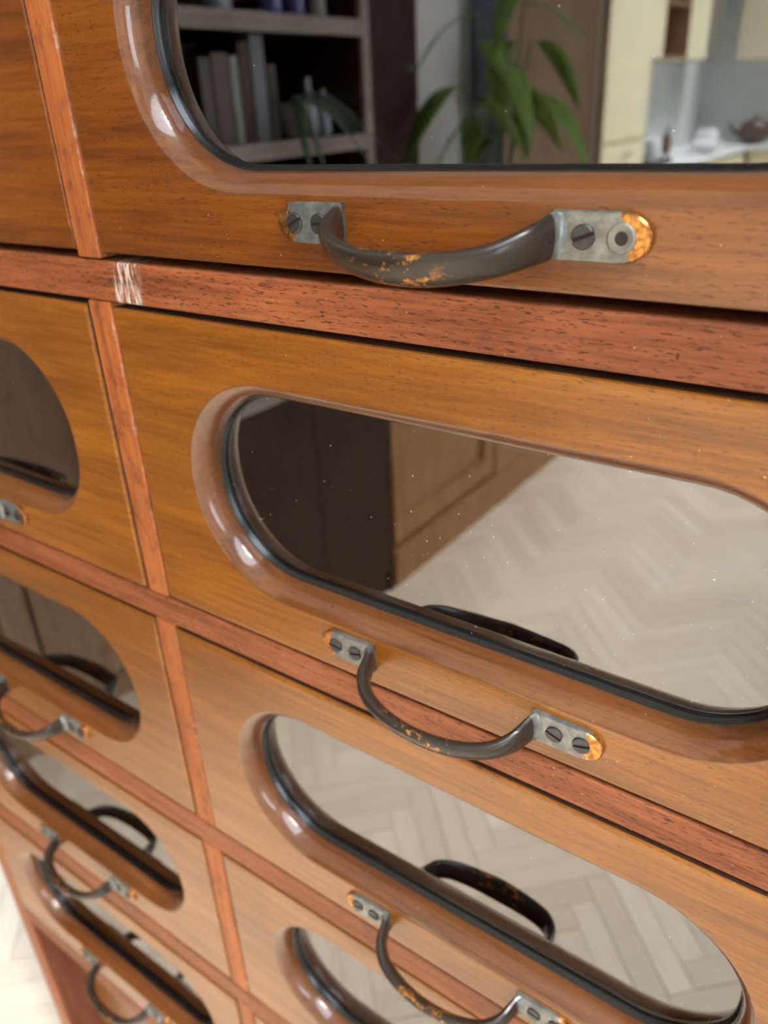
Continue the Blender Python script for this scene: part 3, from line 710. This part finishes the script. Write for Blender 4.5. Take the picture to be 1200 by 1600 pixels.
# low panelled cupboard
CY0, CY1, CH_ = -136*U, -73.3*U, 0.86
cp = thing('sideboard', 'low honey-brown panelled sideboard reflected in the second drawer glass', 'cupboard', (XF-0.17, (CY0+CY1)/2, 0))
part(B().box(XL+0.012, XF-0.06, CY0, CY1, 0.0, CH_).box(XL+0.012, XF-0.002, CY0, -107*U, 0.0, CH_), 'body', W_CUP, cp)
part(B().box(XL+0.012, XF+0.015, CY0-0.01, CY1, CH_, CH_+0.03, 0.004), 'top_board', W_CUP, cp)
part(B().box(XF-0.059, XF+0.006, CY0, CY1, 0.0, 0.13, 0.004), 'plinth', W_CUP, cp)
for (a, c_) in ((-106.2*U, CY1-0.01),):
    b = B(); t = 0.075
    b.box(XF-0.02, XF, a, a+t, 0.15, CH_-0.005, 0.003); b.box(XF-0.02, XF, c_-t, c_, 0.15, CH_-0.005, 0.003)
    b.box(XF-0.02, XF, a+t, c_-t, 0.15, 0.15+t, 0.003); b.box(XF-0.02, XF, a+t, c_-t, CH_-0.005-t, CH_-0.005, 0.003)
    dd = part(b, 'door', W_CUP, cp)
    p_ = B().box(XF-0.024, XF-0.016, a+t, c_-t, 0.15+t, CH_-0.005-t).build('panel', W_CUP); p_.parent = dd
    p_.matrix_parent_inverse = (Matrix.Translation(Vector(cp.location)) @ dd.matrix_parent_inverse).inverted()
nc = thing('narrow_cabinet', 'narrow dark wooden cabinet on the sideboard against the bookcase', 'cabinet', (XL+0.08, -88*U, CH_+0.031))
B().box(-0.068, 0.055, -10.8*U, 11.8*U, 0, 1.2).build('body', W_DARK, nc); B().box(0.055, 0.07, -10.6*U, 11.6*U, 0.01, 1.19, 0.003).build('door', W_DARK, nc)
B().lathe([(0.004, 0), (0.010, 0.012), (0.002, 0.02)], n=12).build('knob', M_STEEL, nc, True, (0.07, -8*U, 0.6)).rotation_euler = (0, math.pi/2, 0)
# tall leafy plant standing on the sideboard
PX, PY = XF-0.10, -117*U
tp = thing('leafy_plant', 'tall green plant with long drooping leaves in terracotta pot on sideboard', 'plant', (PX, PY, CH_+0.03))
B().lathe([(0.07, 0), (0.095, 0.15), (0.105, 0.15), (0.105, 0.18), (0.085, 0.175)], n=24).build('pot', M_TERRA, tp, True)
stems = [((0.02, 0.0), (0.06, -0.02), 0.78, 1.5), ((-0.01, 0.03), (-0.02, 0.14), 0.66, 2.4), ((0.02, 0.02), (0.07, 0.20), 0.50, 0.6), ((0.0, -0.02), (0.05, -0.08), 0.58, -1.2), ((-0.02, 0.0), (0.02, 0.30), 0.44, 1.9), ((0.01, 0.01), (0.12, 0.06), 0.40, 0.2)]
for (b0, e0, hh_, ya) in stems:
    pts = [(b0[0]+(e0[0]-b0[0])*t**1.5, b0[1]+(e0[1]-b0[1])*t**1.3, 0.16+hh_*t*(1-0.12*t)) for t in [k/7 for k in range(8)]]
    B().tube(pts, [0.006-0.0005*k for k in range(8)], 6).build('stem', M_STEM, tp, True)
    e = pts[-1]
    leaf(tp, e, ya, 0.1, 0.24, 0.11, M_LEAF, 1.0); leaf(tp, pts[5], ya+2.2, 0.2, 0.21, 0.095, M_LEAF, 1.2); leaf(tp, pts[6], ya-1.6, 0.3, 0.2, 0.09, M_LEAF, 1.0)
# upright ribbed radiator on the wall past the plant
rd = thing('radiator', 'slate-blue upright ribbed radiator on the white wall', 'radiator', (XL+0.05, -130*U, 0.93))
for k in range(7): B().tube([(0, (k-3)*0.035, 0.05), (0, (k-3)*0.035, 1.40)], 0.0145, 10).build('column', M_RAD, rd, True)
for z in (0.06, 1.39): B().tube([(0, -0.12, z), (0, 0.12, z)], 0.017, 10).build('header_pipe', M_RAD, rd, True)
for z in (0.3, 1.2): B().box(-0.048, -0.01, -0.02, 0.02, z, z+0.03).build('bracket', M_RAD, rd)

# kitchen
KX = -75*U                      # cabinet front plane
def kcab(name, label, x0, x1, y0, y1, z0, z1, splits, face='x', group='cream kitchen cabinets'):
    t = thing(name, label, 'cabinet', ((x0+x1)/2, (y0+y1)/2, z0), group); cx, cy = t.location.x, t.location.y
    if face == 'x':
        B().box(x0-cx, x1-0.02-cx, y0-cy, y1-cy, 0, z1-z0).build('body', M_CREAM, t)
        for ya, yb, za, zb in splits:
            d = B().box(x1-0.019-cx, x1-cx, ya-cy+0.002, yb-cy-0.002, za-z0+0.002, zb-z0-0.002, 0.002).build('door', M_CREAM, t)
            B().tube([(x1-cx+0.02, (ya+yb)/2-cy-0.06, zb-z0-0.06), (x1-cx+0.02, (ya+yb)/2-cy+0.06, zb-z0-0.06)], 0.006, 8).box(x1-cx, x1-cx+0.02, (ya+yb)/2-cy-0.05, (ya+yb)/2-cy-0.042, zb-z0-0.064, zb-z0-0.056).box(x1-cx, x1-cx+0.02, (ya+yb)/2-cy+0.042, (ya+yb)/2-cy+0.05, zb-z0-0.064, zb-z0-0.056).build('handle', M_STEEL, d)
    else:
        B().box(x0-cx, x1-cx, y0-cy, y1-0.02-cy, 0, z1-z0).build('body', M_CREAM, t)
        for xa, xb2, za, zb in splits:
            d = B().box(xa-cx+0.002, xb2-cx-0.002, y1-0.019-cy, y1-cy, za-z0+0.002, zb-z0-0.002, 0.002).build('door', M_CREAM, t)
            B().tube([((xa+xb2)/2-cx-0.06, y1-cy+0.02, zb-z0-0.06), ((xa+xb2)/2-cx+0.06, y1-cy+0.02, zb-z0-0.06)], 0.006, 8).box((xa+xb2)/2-cx-0.05, (xa+xb2)/2-cx-0.042, y1-cy, y1-cy+0.02, zb-z0-0.064, zb-z0-0.056).box((xa+xb2)/2-cx+0.042, (xa+xb2)/2-cx+0.05, y1-cy, y1-cy+0.02, zb-z0-0.064, zb-z0-0.056).build('handle', M_STEEL, d)
    return t
e_ = 0.004
TY0, TY1 = -5.2, -3.86
kcab('tall_cabinet', 'tall cream larder cabinet at the kitchen entrance', XK+e_, KX, TY0, TY1, 0.002, 2.3, [(TY0, (TY0+TY1)/2, 0.1, 1.12), ((TY0+TY1)/2, TY1, 0.1, 1.12), (TY0, (TY0+TY1)/2, 1.14, 2.3), ((TY0+TY1)/2, TY1, 1.14, 2.3)])
kcab('base_cabinet', 'cream base cabinet beside the tall larder', XK+e_, KX, -5.95, TY0-e_, 0.002, 0.88, [(-5.95, -5.21, 0.1, 0.86)])
ov = thing('oven', 'built-under dark oven between cream base cabinets', 'oven', ((XK+KX)/2, -6.25, 0.002))
B().box(-0.29, 0.27, -0.295, 0.295, 0, 0.878).build('body', M_CREAM, ov)
od = B().box(0.271, 0.295, -0.29, 0.29, 0.15, 0.84, 0.003).build('door', M_DARK, ov); B().tube([(0.33, -0.2, 0.72), (0.33, 0.2, 0.72)], 0.009, 8).box(0.295, 0.33, -0.19, -0.18, 0.715, 0.725).box(0.295, 0.33, 0.18, 0.19, 0.715, 0.725).build('handle', M_STEEL, od)
kcab('base_cabinet', 'cream base cabinet beyond the dark oven', XK+e_, KX, -7.86, -6.55, 0.002, 0.88, [(-7.86, -7.21, 0.1, 0.86), (-7.21, -6.55, 0.1, 0.86)])
kcab('base_cabinet', 'cream base cabinet along the far kitchen wall', KX+0.02, 1.2, YF+e_, -7.87, 0.002, 0.88, [(KX+0.05+0.63*k, KX+0.05+0.63*(k+1), 0.1, 0.86) for k in range(4)], 'y')
wt = B().box(XK+e_, KX+0.02, -7.85, TY0-0.004, 0.882, 0.922, 0.004).box(XK+e_, 1.22, YF+e_, -7.85, 0.882, 0.922, 0.004).build('worktop', M_TOP); tag(wt, 'white kitchen worktop turning the corner above cream cabinets', 'worktop')
ZW = 1.6
kcab('wall_cabinet', 'cream wall cabinet next to the tall larder', XK+e_, XK+0.33, -6.2, TY0-0.02, ZW, 2.3, [(-6.2, -5.71, ZW, 2.3), (-5.71, -5.22, ZW, 2.3)])
ws = thing('wall_shelf_unit', 'brown wooden open shelf box between cream wall cabinets', 'shelf', (XK+0.17, -6.485, ZW))
B().box(-0.16, -0.15, -0.28, 0.28, 0, 0.7).build('back_panel', W_DOOR, ws)
for y in (-0.28, 0.26): B().box(-0.15, 0.16, y, y+0.02, 0, 0.7).build('side_panel', W_DOOR, ws)
for z in (0, 0.34, 0.68): B().box(-0.15, 0.155, -0.26, 0.26, z, z+0.02).build('shelf', W_DOOR, ws)
kcab('wall_cabinet', 'narrow cream wall cabinet left of the steel hood', XK+e_, XK+0.33, -7.27, -6.77, ZW, 2.3, [(-7.27, -6.77, ZW, 2.3)])
hd_ = thing('cooker_hood', 'steel cooker hood chimney in the kitchen corner', 'hood', (XK+0.17, -7.58, ZW))
B().box(-0.16, 0.17, -0.29, 0.29, 0.0, 0.07, 0.004).build('canopy', M_STEEL, hd_); B().box(-0.16, 0.12, -0.2, 0.2, 0.07, 1.1, 0.003).build('flue', M_STEEL, hd_)
kcab('wall_cabinet', 'wide cream wall cabinet along the far kitchen wall', -1.76, 1.2, YF+e_, YF+0.34, ZW, 2.3, [(-1.76+0.592*k, -1.76+0.592*(k+1), ZW, 2.3) for k in range(5)], 'y')
def kv(name, x, y, prof, mat, label, cat):
    o = B().lathe(prof, n=20).build(name, mat, None, True, (x, y, 0.9235)); o.data.set_sharp_from_angle(angle=math.radians(45)); return tag(o, label, cat, 'things on the kitchen worktop')
hob = thing('tray', 'dark tray on the worktop by the larder', 'tray', (-1.76, -5.75, 0.9235))
B().box(-0.2, 0.2, -0.25, 0.25, 0, 0.012, 0.003).build('base', M_DARK, hob); B().box(-0.2, 0.2, -0.25, -0.235, 0.012, 0.04).box(-0.2, 0.2, 0.235, 0.25, 0.012, 0.04).box(-0.2, -0.185, -0.235, 0.235, 0.012, 0.04).box(0.185, 0.2, -0.235, 0.235, 0.012, 0.04).build('rim', M_DARK, hob)
def can(r, h): return [(r*0.94, 0), (r, 0.008), (r, h*0.86), (r*1.04, h*0.86), (r*1.04, h*0.93), (r*0.6, h), (r*0.1, h)]
for i, (x, y, r, h, mt, lab) in enumerate([(-1.70, -5.62, 0.05, 0.17, M_WHITE, 'white canister on the dark tray, nearest the larder'), (-1.80, -5.80, 0.06, 0.20, M_POT, 'grey canister on the dark tray'), (-1.68, -5.90, 0.05, 0.16, M_WHITE, 'white canister at the far end of the dark tray')]):
    o = kv('canister', x, y, can(r, h), mt, lab, 'canister'); o.location.z += 0.0125
kv('bottle', -1.9, -6.9, bot(0.035, 0.2), M_BROWNJ, 'brown bottle on the worktop past the tray', 'bottle')
kv('bowl', -1.6, -7.0, [(0.05, 0), (0.06, 0.01), (0.14, 0.09), (0.13, 0.09), (0.05, 0.02)], M_WHITE, 'white bowl on the worktop near the corner', 'bowl')
kv('canister', -1.72, -7.4, can(0.09, 0.16), M_WHITE, 'wide white canister in the worktop corner', 'canister')
tpt = thing('teapot', 'dark brown teapot on the far worktop', 'teapot', (-1.5, -8.1, 0.9235), 'things on the kitchen worktop')
B().lathe([(0.05, 0), (0.10, 0.04), (0.115, 0.09), (0.09, 0.14), (0.04, 0.16), (0.012, 0.165), (0.015, 0.185), (0.002, 0.19)], n=20).build('body', M_BROWNJ, tpt, True)
B().tube([(-0.10, 0, 0.06), (-0.15, 0, 0.09), (-0.18, 0, 0.14)], [0.02, 0.014, 0.009], 10).build('spout', M_BROWNJ, tpt, True)
B().tube([(0.10, 0, 0.12), (0.15, 0, 0.13), (0.17, 0, 0.09), (0.15, 0, 0.05), (0.105, 0, 0.05)], 0.009, 8).build('handle', M_BROWNJ, tpt, True)
tpt.scale = (1.25, 1.25, 1.25)
bpy.context.view_layer.update()
